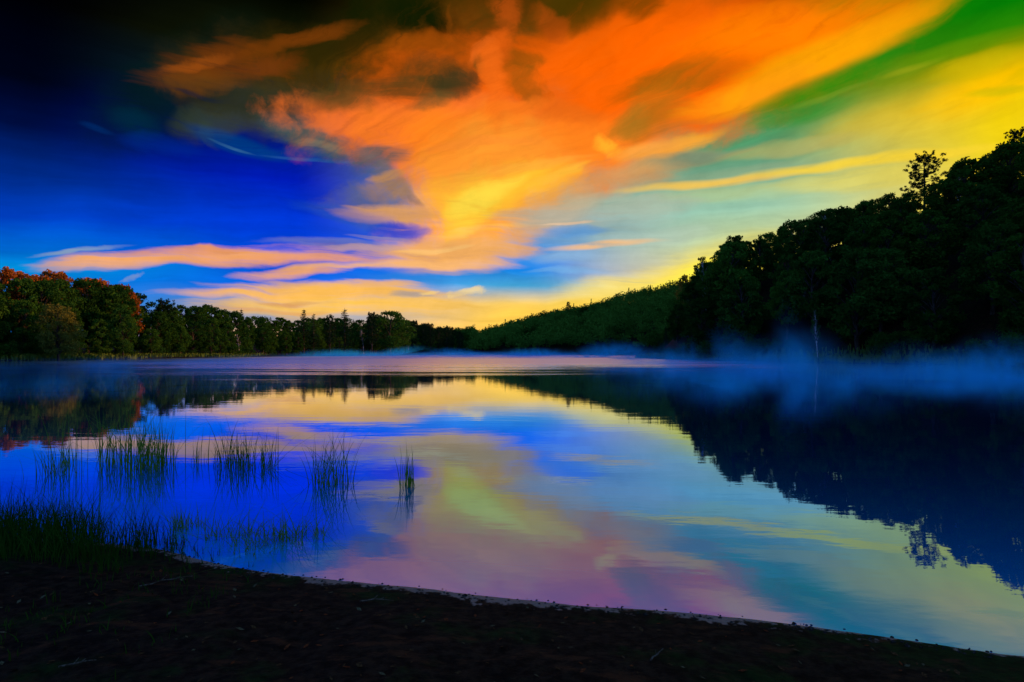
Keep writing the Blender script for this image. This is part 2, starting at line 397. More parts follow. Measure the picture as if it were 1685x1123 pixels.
class MB:
    """collects vertices and faces, links them as one mesh"""
    def __init__(self): self.v = []; self.f = []; self.mi = []
    def face(self, pts, m=0):
        n = len(self.v); self.v.extend(tuple(p) for p in pts)
        self.f.append(tuple(range(n, n + len(pts)))); self.mi.append(m)
    def tube(self, pts, radii, sides=6, m=0, cap=True):
        n0 = len(self.v); prev = None
        for i, p in enumerate(pts):
            p = Vector(p)
            t = (Vector(pts[min(i + 1, len(pts) - 1)]) - Vector(pts[max(i - 1, 0)])).normalized()
            if prev is None: a = t.orthogonal().normalized()
            else: a = (prev - t * prev.dot(t)).normalized()
            prev = a; b = t.cross(a)
            for k in range(sides):
                q = 2 * math.pi * k / sides
                self.v.append(tuple(p + (a * math.cos(q) + b * math.sin(q)) * radii[i]))
        for i in range(len(pts) - 1):
            for k in range(sides):
                k2 = (k + 1) % sides
                self.f.append((n0 + i * sides + k, n0 + i * sides + k2, n0 + (i + 1) * sides + k2, n0 + (i + 1) * sides + k)); self.mi.append(m)
        if cap:
            e = n0 + (len(pts) - 1) * sides
            self.f.append(tuple(range(e, e + sides))); self.mi.append(m)
    def leaf(self, p, size, r, m=0, narrow=0.62):
        """a small folded leaf-clump card at p, turned at random"""
        d = Vector((r.gauss(0, 1), r.gauss(0, 1), r.gauss(0, 1))).normalized()
        a = d.orthogonal().normalized(); b = d.cross(a)
        q = r.uniform(0, 6.283); a, b = a * math.cos(q) + b * math.sin(q), b * math.cos(q) - a * math.sin(q)
        p = Vector(p); L = size * r.uniform(.7, 1.3); W = L * narrow
        n = len(self.v)
        self.v += [tuple(p - a * L * .5), tuple(p + b * W * .5 + d * L * .12), tuple(p + a * L * .5), tuple(p - b * W * .5 + d * L * .12)]
        self.f.append((n, n + 1, n + 2, n + 3)); self.mi.append(m)
    def mesh(self, name, mats, smooth=False):
        me = bpy.data.meshes.new(name); me.from_pydata(self.v, [], self.f)
        for mt in (mats if isinstance(mats, (list, tuple)) else [mats]): me.materials.append(mt)
        if any(self.mi): me.polygons.foreach_set('material_index', self.mi)
        if smooth: me.polygons.foreach_set('use_smooth', [True] * len(self.f))
        me.update(); return me
def at(px, py, Y):
    """the point at depth Y that the photo shows at (px, py)"""
    return Vector(((px - CX) / FPX * Y, Y, EYE + (HZ - py) / FPX * Y))

def material(name):
    m = bpy.data.materials.new(name); m.use_nodes = True
    g = Nodes(m.node_tree); out = g.new('ShaderNodeOutputMaterial')
    return m, g, out
def leaf_material(name, dark, light, trans=0.25, sc=0.9, con=1.5):
    m, g, out = material(name)
    pos = g.new('ShaderNodeTexCoord').outputs['Object']
    rn = g.new('ShaderNodeObjectInfo').outputs['Random']
    n = g.noise(pos, sc * 9, 2, .6)[0]
    f = g.math('MULTIPLY_ADD', rn, 0.45, g.math('MULTIPLY_ADD', n, con, -con * .36), clamp=True)
    col = g.mix(f, (*dark, 1), (*light, 1))
    d = g.new('ShaderNodeBsdfDiffuse'); g.put(d.inputs[0], col)
    t = g.new('ShaderNodeBsdfTranslucent'); g.put(t.inputs[0], g.mix(.5, col, (*light, 1)))
    mx = g.new('ShaderNodeMixShader'); mx.inputs[0].default_value = trans
    g.put(mx.inputs[1], d.outputs[0]); g.put(mx.inputs[2], t.outputs[0]); g.put(out.inputs[0], mx.outputs[0])
    return m
def bark_material(name, a, b, sc=6.0, stretch=0.25):
    m, g, out = material(name)
    pos = g.new('ShaderNodeTexCoord').outputs['Object']
    n = g.noise(g.mapping(pos, scale=(sc, sc, sc * stretch)), 3, 5, .65)[0]
    d = g.new('ShaderNodeBsdfDiffuse'); g.put(d.inputs[0], g.mix(g.range(n, .4, .62), (*a, 1), (*b, 1)))
    g.put(out.inputs[0], d.outputs[0]); return m

M = {}
M['leaf'] = leaf_material('broad_leaves', (.008, .034, .004), (.070, .19, .018))
M['leaf_dark'] = leaf_material('shaded_leaves', (.007, .028, .004), (.045, .14, .016))  # darker leaf green, given to some trees and shrubs
M['needle'] = leaf_material('needles', (.008, .028, .008), (.020, .055, .014), .12)
M['rust'] = leaf_material('rust_leaves', (.16, .055, .008), (.55, .19, .025), .25)  # low red sunlight on the treetops is put into this leaf colour
M['far_leaf'] = leaf_material('ridge_leaves', (.004, .018, .003), (.075, .19, .022), .25, .004, 4.2)
M['yellow'] = leaf_material('yellowing_leaves', (.03, .06, .008), (.20, .20, .03), .25)
M['birch_leaf'] = leaf_material('birch_leaves', (.016, .060, .008), (.045, .13, .018), .3)
M['bark'] = bark_material('grey_bark', (.020, .016, .012), (.075, .062, .05))
M['birch'] = bark_material('birch_bark', (.52, .50, .47), (.07, .06, .055), 3, 2.6)
M['reed'] = leaf_material('reed_blades', (.030, .10, .008), (.13, .28, .025), .45, 3)
M['grass'] = leaf_material('bank_grass_blades', (.008, .034, .003), (.030, .095, .010), .25, .2)
M['sedge'] = leaf_material('shore_sedge', (.035, .075, .010), (.13, .20, .03), .25, .05)

# ------------------------------------------------------------------ lake outline and terrain
def shore_pt(px, py):
    Y = EYE * FPX / (py - HZ); return ((px - CX) / FPX * Y, Y)
NEAR = [(-40, 20), (-18, 9.5), (-9.5, 6.6), (-6.2, 6.1), (-4.4, 5.75)] + [shore_pt(*p) for p in
        ((245, 901), (285, 908), (330, 922), (420, 940), (490, 948), (560, 955), (625, 962), (700, 968), (770, 978), (840, 985), (900, 991), (960, 998), (1030, 1001), (1100, 1006), (1250, 1020), (1400, 1040), (1550, 1062), (1685, 1082))] + [
        (4.5, 3.2), (9, 2.6), (20, 2), (38, 6), (55, 25), (64, 50)]
FARR = [(62, 74), (60, 84), (53, 95), (47, 104), (42, 120), (37.5, 143), (36.4, 165), (36.2, 184), (38.5, 193), (46, 196), (62, 210), (90, 260), (110, 340)]
FARC = [(100, 420), (84, 445), (30, 480), (-30, 495), (-62, 440), (-80, 355), (-92, 285), (-95, 222), (-99, 160), (-103, 126), (-104, 95), (-92, 60), (-66, 34)]
LAKE = np.array(NEAR + FARR + FARC)
def smooth_poly(P, n=2):
    for _ in range(n):
        Q = np.roll(P, -1, 0); P = np.stack([.75 * P + .25 * Q, .25 * P + .75 * Q], 1).reshape(-1, 2)
    return P
LAKE = smooth_poly(LAKE, 1)
def lake_sd(x, y):
    """signed distance to the lake's edge: negative over water"""
    x = np.asarray(x, float).ravel(); y = np.asarray(y, float).ravel()
    best = np.full(x.shape, 1e18); inside = np.zeros(x.shape, bool)
    A = LAKE; B = np.roll(LAKE, -1, 0)
    for (ax, ay), (bx, by) in zip(A, B):
        dx, dy = bx - ax, by - ay
        t = np.clip(((x - ax) * dx + (y - ay) * dy) / (dx * dx + dy * dy + 1e-12), 0, 1)
        best = np.minimum(best, (x - ax - t * dx) ** 2 + (y - ay - t * dy) ** 2)
        if ay != by:
            c = (ay > y) != (by > y)
            inside ^= c & (x < (bx - ax) * (y - ay) / (by - ay) + ax)
    d = np.sqrt(best); d[inside] *= -1
    return d
def sstep(a, b, v):
    t = np.clip((v - a) / (b - a), 0, 1); return t * t * (3 - 2 * t)
def vnoise(x, y, sc, seed=0):
    """smooth value noise in the plane"""
    X = x / sc + seed * 17.13; Y = y / sc - seed * 9.71
    i = np.floor(X); j = np.floor(Y); u = X - i; v = Y - j
    u = u * u * (3 - 2 * u); v = v * v * (3 - 2 * v)
    def h(a, b): return np.modf(np.abs(np.sin(a * 127.1 + b * 311.7 + seed * 3.3) * 43758.5453))[0]
    return (h(i, j) * (1 - u) + h(i + 1, j) * u) * (1 - v) + (h(i, j + 1) * (1 - u) + h(i + 1, j + 1) * u) * v - .5
AZ = lambda px: math.atan2(px - CX, FPX)
# the steep hill: (azimuth, radius at its foot, radius at its crest, crest height)
HILL = [(AZ(1060), 185, 200, 0.3), (AZ(1090), 175, 195, 2.0), (AZ(1120), 150, 188, 7), (AZ(1150), 146, 182, 13), (AZ(1200), 126, 178, 19), (AZ(1300), 116, 176, 25),
        (AZ(1400), 108, 176, 28), (AZ(1500), 104, 176, 32), (AZ(1600), 102, 176, 36), (AZ(1685), 98, 176, 38), (R(48), 95, 176, 40), (R(60), 86, 185, 44), (R(75), 70, 190, 46), (R(95), 60, 200, 46), (R(120), 60, 210, 40), (R(150), 60, 210, 20)]
FAR = [(AZ(560), 380, 560, 3), (AZ(760), 480, 600, 4), (AZ(800), 500, 600, 11), (AZ(870), 490, 600, 22), (AZ(940), 480, 600, 32), (AZ(1000), 470, 600, 38), (AZ(1050), 470, 600, 46), (AZ(1100), 470, 600, 53), (AZ(1150), 480, 610, 58),
       (AZ(1300), 460, 640, 66), (AZ(1500), 460, 700, 74), (R(60), 420, 700, 78), (R(80), 400, 700, 60), (R(110), 400, 700, 30)]  # unseen continuation of the ridge, added to block the low sun
def hill(tab, th, r, power, wiggle=0):
    a = [t[0] for t in tab]
    r0, r1, h = (np.interp(th, a, [t[i] for t in tab]) for i in (1, 2, 3))
    h = h * sstep(a[0] - .03, a[0] + .03, th) * (1 - sstep(a[-1], a[-1] + .4, th))
    t = np.clip((r - r0) / (r1 - r0), 0, 1.0)
    return h * np.sin(t * math.pi / 2) ** power * (1 - .25 * sstep(0, 1, (r - r1) / 200))
def ground_z(x, y, sd=None):
    x = np.asarray(x, float).ravel(); y = np.asarray(y, float).ravel()
    if sd is None: sd = lake_sd(x, y)
    th = np.arctan2(x, y); r = np.hypot(x, y)
    near = 1 - sstep(14, 40, r)
    bed = np.where(near > .5, .09, .14) * sd
    z = np.where(sd < 0, np.maximum(bed, -1.6), 0)
    n = vnoise(x, y, 1.7, 1) * .10 + vnoise(x, y, .55, 2) * .045 + vnoise(x, y, .16, 3) * .022 + vnoise(x, y, .06, 6) * .008
    beach = np.minimum(.055 * sd, .012 * sd + .13) + n * sstep(.12, .9, sd) + vnoise(x, y, .09, 5) * .004 * sstep(0, .05, sd)
    beach = beach + .18 * sstep(-3.0, -5.5, x) * sstep(.1, 1.2, sd)
    bank = np.minimum(.25 * sd, .35 + .02 * sd) + vnoise(x, y, 9, 4) * .5 * sstep(2, 12, sd) + .10 * np.clip(sd - 10, 0, 60) * (th < AZ(780)) * (th > R(-75))
    land = near * beach + (1 - near) * bank
    z = np.where(sd >= 0, land, z)
    far = np.maximum(hill(HILL, th, r, 1.15) * (th > AZ(1040)), hill(FAR, th, r, 1.0))
    far = far * (1 + vnoise(x, y, 35, 8) * .10)
    return np.where(sd > 1.0, z + far * sstep(1, 8, sd), z)

def build_ground():
    rad = np.concatenate([np.linspace(.05, 2.4, 24), np.arange(2.45, 8.0, .028), np.geomspace(8.0, 60, 70)[0:], np.geomspace(61, 230, 80), np.geomspace(236, 700, 50), np.geomspace(740, 7000, 14)])
    ang = np.concatenate([np.arange(-180, -48, 3.0), np.arange(-48, 48, .22), np.arange(48, 180, 3.0)]) * math.pi / 180
    nr, na = len(rad), len(ang)
    TH, RR = np.meshgrid(ang, rad)
    x = (RR * np.sin(TH)).ravel(); y = (RR * np.cos(TH)).ravel()
    sd = lake_sd(x, y); z = ground_z(x, y, sd)
    i = np.arange(nr - 1)[:, None] * na; j = np.arange(na)[None, :]; j2 = (j + 1) % na
    q = np.stack([i + j, i + j2, i + na + j2, i + na + j], -1).reshape(-1, 4)
    me = bpy.data.meshes.new('ground')
    me.vertices.add(len(x)); me.vertices.foreach_set('co', np.stack([x, y, z], 1).ravel())
    me.loops.add(q.size); me.loops.foreach_set('vertex_index', q.ravel())
    me.polygons.add(len(q)); me.polygons.foreach_set('loop_start', np.arange(len(q)) * 4)
    me.polygons.foreach_set('use_smooth', np.ones(len(q), bool))
    me.update(calc_edges=True)
    m, g, out = material('soil')
    pos = g.new('ShaderNodeNewGeometry').outputs['Position']
    s = g.new('ShaderNodeSeparateXYZ'); g.put(s.inputs[0], pos)
    n1 = g.noise(pos, 1.3, 5, .6)[0]; n2 = g.noise(pos, 14, 4, .65)[0]; n3 = g.noise(pos, 90, 2, .6)[0]
    soil = g.mix(g.range(n2, .35, .7), (.003, .002, .0015, 1), (.024, .013, .007, 1))
    moss = g.mix(g.range(n2, .3, .7), (.003, .008, .002, 1), (.009, .024, .004, 1))
    col = g.mix(g.range(n1, .50, .62), soil, moss)
    rusty = g.noise(g.mapping(pos, loc=(9, 4, 0), scale=(2.2, 5, 1)), 1.0, 4, .65)[0]
    col = g.mix(g.range(rusty, .54, .68), col, g.mix(n3, (.012, .004, .002, 1), (.085, .030, .012, 1)))
    edge = g.math('MULTIPLY_ADD', g.math('SUBTRACT', n1, .5), .030, g.math('MULTIPLY_ADD', g.math('SUBTRACT', n2, .5), .024, s.outputs[2]))
    wet = g.range(edge, .0050, .0020)
    wet = g.math('MULTIPLY', wet, g.range(s.outputs[1], 26, 12))
    sand = g.mix(n3, (.09, .062, .048, 1), (.30, .20, .16, 1))  # wet sand, its pale pinkish reflection put into the colour
    col = g.mix(wet, col, sand)
    b = g.new('ShaderNodeBsdfPrincipled'); g.put(b.inputs['Base Color'], col)
    g.put(b.inputs['Roughness'], g.math('MULTIPLY_ADD', wet, -.35, .9))
    b.inputs['Specular IOR Level'].default_value = .04
    bp = g.new('ShaderNodeBump'); bp.inputs['Strength'].default_value = .6; bp.inputs['Distance'].default_value = .02
    g.put(bp.inputs['Height'], g.math('ADD', n2, g.math('MULTIPLY', n3, .4))); g.put(b.inputs['Normal'], bp.outputs[0])
    g.put(out.inputs[0], b.outputs[0])
    me.materials.append(m)
    tag(link('ground', me), kind='structure')
build_ground()

def build_lake():
    # one sheet, finer near the beach, carrying the depth of the bed below it
    xs = np.unique(np.concatenate([np.linspace(-420, -16, 12), np.arange(-16, 16.01, .2), np.linspace(16, 420, 12)]))
    ys = np.unique(np.concatenate([np.linspace(-120, 0, 5), np.arange(0, 20.01, .2), np.linspace(20, 720, 24)]))
    GX, GY = np.meshgrid(xs, ys)
    px_, py_ = GX.ravel(), GY.ravel()
    depth = np.maximum(0, -ground_z(px_, py_)); nx = len(xs)
    i = np.arange(len(ys) - 1)[:, None] * nx; j = np.arange(nx - 1)[None, :]
    q = np.stack([i + j, i + j + 1, i + nx + j + 1, i + nx + j], -1).reshape(-1, 4)
    me = bpy.data.meshes.new('lake')
    me.from_pydata(np.stack([px_, py_, px_ * 0], 1).tolist(), [], q.tolist())
    me.attributes.new('depth', 'FLOAT', 'POINT').data.foreach_set('value', depth.astype(np.float32))
    m, g, out = material('lake_water')
    pos = g.new('ShaderNodeNewGeometry').outputs['Position']
    s = g.new('ShaderNodeSeparateXYZ'); g.put(s.inputs[0], pos)
    # ripples: faint capillary waves, and a breeze-ruffled patch far out in the middle of the lake
    w1 = g.noise(g.mapping(pos, scale=(.55, 1.6, 1)), 1.0, 3, .5)[0]
    w2 = g.noise(g.mapping(pos, scale=(5, 9, 1), rot=(0, 0, .3)), 1.0, 3, .5)[0]
    w3 = g.noise(g.mapping(pos, scale=(.02, .045, 1)), 1.0, 3, .5)[0]
    w4 = g.noise(g.mapping(pos, scale=(.05, .30, 1)), 1.0, 4, .6)[0]
    patch = g.vec('LENGTH', g.mapping(pos, loc=(-12, 235, 0), scale=(95, 185, 1), kind='TEXTURE'))
    patch = g.math('MULTIPLY_ADD', g.math('SUBTRACT', w3, .5), .5, g.math('MULTIPLY_ADD', g.math('SUBTRACT', w4, .5), .5, patch))
    ruff = g.range(patch, 1.1, .72)
    hgt = g.math('ADD', g.math('MULTIPLY', w1, .0020), g.math('MULTIPLY', w2, .0003))
    bp = g.new('ShaderNodeBump'); bp.inputs['Strength'].default_value = 1.0; bp.inputs['Distance'].default_value = 1.0
    g.put(bp.inputs['Height'], hgt)
    fr = g.new('ShaderNodeFresnel'); fr.inputs[0].default_value = 1.33
    gl = g.new('ShaderNodeBsdfGlossy')
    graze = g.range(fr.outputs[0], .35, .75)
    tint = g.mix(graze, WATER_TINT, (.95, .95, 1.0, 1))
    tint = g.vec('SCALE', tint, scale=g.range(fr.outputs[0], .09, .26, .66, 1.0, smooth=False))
    g.put(gl.inputs['Color'], tint)
    g.put(gl.inputs['Roughness'], g.math('MULTIPLY_ADD', ruff, .34, .012))
    g.put(gl.inputs['Normal'], bp.outputs[0])
    dp = g.new('ShaderNodeAttribute', attribute_name='depth').outputs['Fac']
    body = g.mix(g.math('EXPONENT', g.math('MULTIPLY', dp, -1 / .20)), (*WATER_BODY, 1), (*WATER_SKY_BLUE, 1))
    df = g.new('ShaderNodeBsdfDiffuse'); g.put(df.inputs[0], g.vec('SCALE', body, scale=g.math('SUBTRACT', 1.0, fr.outputs[0])))
    ad = g.new('ShaderNodeAddShader'); g.put(ad.inputs[0], gl.outputs[0]); g.put(ad.inputs[1], df.outputs[0])
    g.put(out.inputs[0], ad.outputs[0])
    me.materials.append(m)
    tag(link('lake', me), kind='structure')
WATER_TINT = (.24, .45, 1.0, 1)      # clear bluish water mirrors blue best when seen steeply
WATER_BODY = (.0, .010, .030)        # deep water is dark
WATER_SKY_BLUE = (.0, .19, .48)      # reflected sky blue, put into the body colour near the shore
build_lake()

# ------------------------------------------------------------------ trees (built 1 m tall, scaled to height)
def broadleaf(seed, width=.30, base=.22, leaves=4600, leaf=.038, clumps=40, mat='leaf', bark='bark', lean=0.0, open_=0.0):
    r = random.Random(seed)
    tr = MB(); cr = MB()
    top = .86
    axis = lambda t: Vector((lean * t + .012 * math.sin(t * 7 + seed), .012 * math.cos(t * 5 + seed), t))
    pts = [axis(t * top / 7) for t in range(8)]
    tr.tube(pts, [.019 * (1 - i / 7.6) + .003 for i in range(8)], 7)
    cs = []
    for k in range(clumps):
        t = base + (1.0 - base) * ((k + r.random()) / clumps)
        u = (t - base) / (1 - base)
        prof = (math.sin(math.pi * min(1, u * .82 + .14)) ** .75)
        q = k * 2.39996 + r.uniform(-.5, .5)
        rho = width * prof * (r.uniform(.35, 1.0) ** .6)
        a = axis(t)
        c = Vector((a.x + rho * math.cos(q), a.y + rho * math.sin(q), min(.955, t + r.uniform(-.02, .02))))
        cs.append((c, width * r.uniform(.24, .42) * (1.0 - .35 * u)))
        s0 = axis(max(base * .7, t - .12 - rho * .5))
        mid = (s0 + c) / 2 + Vector((0, 0, .02))
        tr.tube([s0, mid, c], [.0065, .004, .0016], 4)
    tot = sum(s ** 2 for _, s in cs)
    for c, s in cs:
        n = int(leaves * s ** 2 / tot)
        if r.random() < open_: n = n // 4
        for _ in range(n):
            d = Vector((r.gauss(0, 1), r.gauss(0, 1), r.gauss(0, .8))).normalized()
            p = c + Vector((d.x, d.y, d.z * .72)) * s * (r.random() ** .38) * r.choice((1, 1, 1, 1.22))
            cr.leaf(p, leaf, r)
    return tr.mesh('tree_trunk', M[bark], True), cr.mesh('tree_crown', M[mat])
def spruce(seed, width=.19, mat='needle', leaves=3400, droop=.25):
    r = random.Random(seed); tr = MB(); cr = MB()
    tr.tube([(0, 0, 0), (.004, 0, .5), (0, 0, .99)], [.016, .010, .002], 6)
    nw = 22
    for w in range(nw):
        t = .10 + .88 * (w / nw) ** .92
        for b in range(r.randint(5, 7)):
            q = r.uniform(0, 6.283); L = width * (1.02 - t) ** .85 * r.uniform(.6, 1.1) + .012
            d = Vector((math.cos(q), math.sin(q), 0)); p0 = Vector((0, 0, t))
            up = -droop * (1 - t) + .1
            p1 = p0 + d * L + Vector((0, 0, up * L))
            tr.tube([p0, p1], [.003, .0008], 3)
            n = max(4, int(leaves / (nw * 6) * (L / width) * 2.1))
            for _ in range(n):
                f = r.random() ** .7
                p = p0 + (p1 - p0) * f + Vector((r.gauss(0, .010), r.gauss(0, .010), r.gauss(-.004, .007)))
                cr.leaf(p, .021, r, narrow=.45)
    return tr.mesh('conifer_trunk', M['bark'], True), cr.mesh('conifer_crown', M[mat])
def white_pine(seed, mat='needle', width=.34):
    """open crown of upturned tufts on bare limbs"""
    r = random.Random(seed); tr = MB(); cr = MB()
    tr.tube([(0, 0, 0), (.006, .004, .4), (-.004, 0, .75), (0, 0, .98)], [.019, .014, .008, .002], 7)
    for k in range(46):
        t = .30 + .68 * ((k + r.random()) / 46)
        u = (t - .30) / .70
        q = k * 2.39996 + r.uniform(-.4, .4)
        L = width * (max(0, 1 - (abs(u - .38) / .66) ** 2.2) ** .6) * r.uniform(.5, 1.05) + .025
        p0 = Vector((0, 0, t - .03)); d = Vector((math.cos(q), math.sin(q), 0))
        p1 = p0 + d * L * .6 + Vector((0, 0, .01)); p2 = p0 + d * L + Vector((0, 0, .05 + L * .18))
        tr.tube([p0, p1, p2], [.0055, .0034, .0012], 4)
        for j in range(r.randint(7, 11)):
            f = r.uniform(.35, 1.0)
            base = (p0 + (p1 - p0) * f / .6) if f < .6 else p1 + (p2 - p1) * (f - .6) / .4
            c = base + Vector((r.gauss(0, .024), r.gauss(0, .024), r.gauss(.014, .012)))
            tr.tube([base, c], [.0014, .0006], 3)
            s = r.uniform(.016, .028)
            for _ in range(40):
                e = Vector((r.gauss(0, 1), r.gauss(0, 1), r.gauss(.3, .9))).normalized()
                cr.leaf(c + e * s * r.random() ** .5, .018, r, narrow=.45)
    return tr.mesh('pine_trunk', M['bark'], True), cr.mesh('pine_crown', M[mat])
def shrub_mesh(seed, mat='leaf', n=1300):
    r = random.Random(seed); st = MB(); cr = MB()
    for k in range(9):
        q = r.uniform(0, 6.283); d = Vector((math.cos(q), math.sin(q), 0)) * r.uniform(.15, .55)
        tip = d + Vector((0, 0, r.uniform(.55, .95)))
        st.tube([d * .1, d * .5 + Vector((0, 0, .4)), tip], [.02, .013, .004], 4)
        s = r.uniform(.16, .28)
        for _ in range(n // 9):
            e = Vector((r.gauss(0, 1), r.gauss(0, 1), r.gauss(0, 1))).normalized()
            p = tip + e * s * r.random() ** .4 + Vector((0, 0, -.1)); p.z = abs(p.z) if p.z < .02 else p.z
            cr.leaf(p, .075, r)
        for _ in range(n // 22):
            cr.leaf(d * r.uniform(.3, 1.2) + Vector((r.gauss(0, .15), r.gauss(0, .15), r.uniform(.02, .5))), .075, r)
    return st.mesh('shrub_stem', M['bark'], True), cr.mesh('shrub_foliage', M[mat])

PROTO = {}
def proto(kind, meshes, parts=('trunk', 'crown')): PROTO[kind] = (meshes, parts)
for i, (w, b) in enumerate(((.30, .20), (.26, .26), (.34, .24), (.28, .14), (.31, .30))):
    proto('oak%d' % i, broadleaf(100 + i, w, b, mat='leaf'))
for i, (w, b) in enumerate(((.29, .18), (.33, .22), (.27, .26))):
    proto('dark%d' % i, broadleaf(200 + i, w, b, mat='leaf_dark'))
for i in range(3): proto('rust%d' % i, broadleaf(300 + i, .30, .34, mat='rust'))
proto('yellow', broadleaf(320, .34, .2, mat='yellow', open_=.2))
for i, ln in enumerate((.10, -.09, .03)):
    proto('birch%d' % i, broadleaf(400 + i, .17, .40, leaves=2300, clumps=24, leaf=.026, mat='birch_leaf', bark='birch', lean=ln, open_=.25))
for i in range(2): proto('spruce%d' % i, spruce(500 + i, .20 + .03 * i))
proto('pine', white_pine(600)); proto('pine1', white_pine(601, width=.26))
for i in range(3): proto('shrub%d' % i, shrub_mesh(700 + i, ('leaf', 'leaf_dark', 'birch_leaf')[i]), ('stem', 'foliage'))

first = {}
COUNT = {}
def plant(kind, name, x, y, h, label, cat, group=None, wide=1.0, rz=None, sink=.12):
    z = float(ground_z(x, y)[0]) - sink
    rz = rnd.uniform(0, 6.283) if rz is None else rz
    sc = (h * wide, h * wide, h)
    COUNT[group or label] = COUNT.get(group or label, 0) + 1
    key = (kind, name)
    if key in first:
        return copy_thing(first[key], (x, y, z), rz, sc, label, group)
    (a, b), (na, nb) = PROTO[kind]
    t = thing(name, (x, y, z), rz, sc, label, cat, group)
    link(na, a, t); link(nb, b, t)
    first[key] = t
    return t

# silhouettes of the wooded skyline, photo column -> row
SIL_L = [(-120, 425), (0, 437), (40, 440), (100, 448), (150, 452), (200, 467), (225, 482), (240, 493), (270, 495), (330, 499), (390, 506), (420, 517), (440, 522), (480, 522), (530, 524), (590, 522), (612, 518), (640, 514), (662, 520), (690, 532), (720, 537), (745, 542), (772, 549)]
SIL_R = [(1080, 560), (1095, 535), (1115, 500), (1135, 468), (1150, 440), (1175, 425), (1200, 400), (1215, 392), (1240, 393), (1270, 378), (1300, 360), (1340, 347), (1380, 338), (1400, 342), (1430, 322), (1460, 316), (1490, 318), (1545, 300), (1565, 282), (1590, 258), (1630, 244), (1650, 240), (1665, 230), (1685, 222), (1800, 190)]
LEFT_SHORE = [(-160, 95), (-40, 116), (0, 126), (200, 160), (400, 222), (480, 285), (590, 352), (700, 440), (772, 492)]
def interp(tab, v): return float(np.interp(v, [t[0] for t in tab], [t[1] for t in tab]))
def sky_height(tab, px, x, y):
    """height of a tree at (x, y) whose top reaches the skyline in column px"""
    return EYE + (HZ - interp(tab, px)) / FPX * y - float(ground_z(x, y)[0])

L_BANK = 'leafy trees massed on the low bank across the lake'
LBL_BANK = 'green leafy tree massed in the low wood on the bank beyond the reeds'
px = -110.0
while px < 775:
    Y0 = interp(LEFT_SHORE, px)
    w = 8.0 / Y0 * FPX
    for row, back in enumerate((5, 12, 21)):
        p = px + rnd.uniform(-.35, .35) * w
        Y = Y0 + back * (1 + .5 * (px > 400)) + rnd.uniform(-2, 2)
        x = (p - CX) / FPX * Y
        hs = sky_height(SIL_L, p, x, Y)
        if row == 2: h = hs * rnd.uniform(.90, 1.02)
        elif row == 1: h = hs * (rnd.uniform(.87, .97) if p < 205 else rnd.uniform(.80, .95))
        else: h = hs * rnd.uniform(.48, .74)
        h = max(5.0, min(23, h))
        q = rnd.random()
        kind = 'oak%d' % rnd.randrange(5) if q < .5 else ('birch%d' % rnd.randrange(3) if q < .58 else 'dark%d' % rnd.randrange(3))
        if p > 240 and rnd.random() < .20 and row > 0:
            plant(rnd.choice(('spruce0', 'spruce1', 'pine1')), 'conifer', x, Y, h * 1.02, 'lesser pointed conifer mixed in among the leafy trees of the low wood', 'conifer', 'lesser conifers in the low wood', rnd.uniform(.8, 1.1))
            continue
        if row == 2 and p < 205:
            plant('rust%d' % rnd.randrange(3), 'tree', x, Y, h, 'tree with rust orange sunlit crown along the top of the low wood', 'tree', 'rust orange crowns catching the sun on the low bank', .9)
        else:
            plant(kind, 'tree', x, Y, h, LBL_BANK, 'tree', L_BANK, rnd.uniform(.80, 1.12))
    px += w * .46
def special(kind, name, p, top, Y, label, cat='tree', wide=1.0, group=None, rz=None):
    x = (p - CX) / FPX * Y
    h = EYE + (HZ - top) / FPX * Y - float(ground_z(x, Y)[0])
    return plant(kind, name, x, Y, h, label, cat, group, wide, rz)
special('yellow', 'tree', 95, 500, 136, 'yellow green leafy tree glowing against the dark low wood')
special('birch2', 'birch_tree', 127, 478, 160, 'pale trunked birch beneath the rust orange crowns', wide=.75)
special('birch0', 'birch_tree', 252, 530, 182, 'thin pale birch at the edge of the low wood where its roofline drops', wide=.8)
special('spruce0', 'conifer', 500, 507, 300, 'broad pointed conifer, first of two rising above the low wood', wide=1.15)
special('spruce1', 'conifer', 516, 514, 306, 'narrow conifer close beside the first broad pointed conifer', wide=.8)
special('pine1', 'conifer', 543, 519, 312, 'small thin conifer standing between the two tallest conifers', wide=.7)
special('spruce1', 'conifer', 567, 506, 318, 'tallest pointed conifer of the low wood across the water', wide=1.1)
special('pine1', 'conifer', 612, 515, 350, 'thin topped conifer next to the round crowned tree beyond the conifers', wide=.8)
special('oak2', 'tree', 642, 512, 365, 'broad round crowned tree just beyond the tallest pointed conifer', wide=1.4)
for i, (p, top) in enumerate(((682, 528), (697, 533), (708, 533), (722, 538), (735, 537), (742, 539), (757, 546))):
    special('pine1', 'conifer', p, top, 430 + i * 8, 'thin conifer of the row where the low wood meets the far ridge', wide=.8, group='thin conifers before the notch')

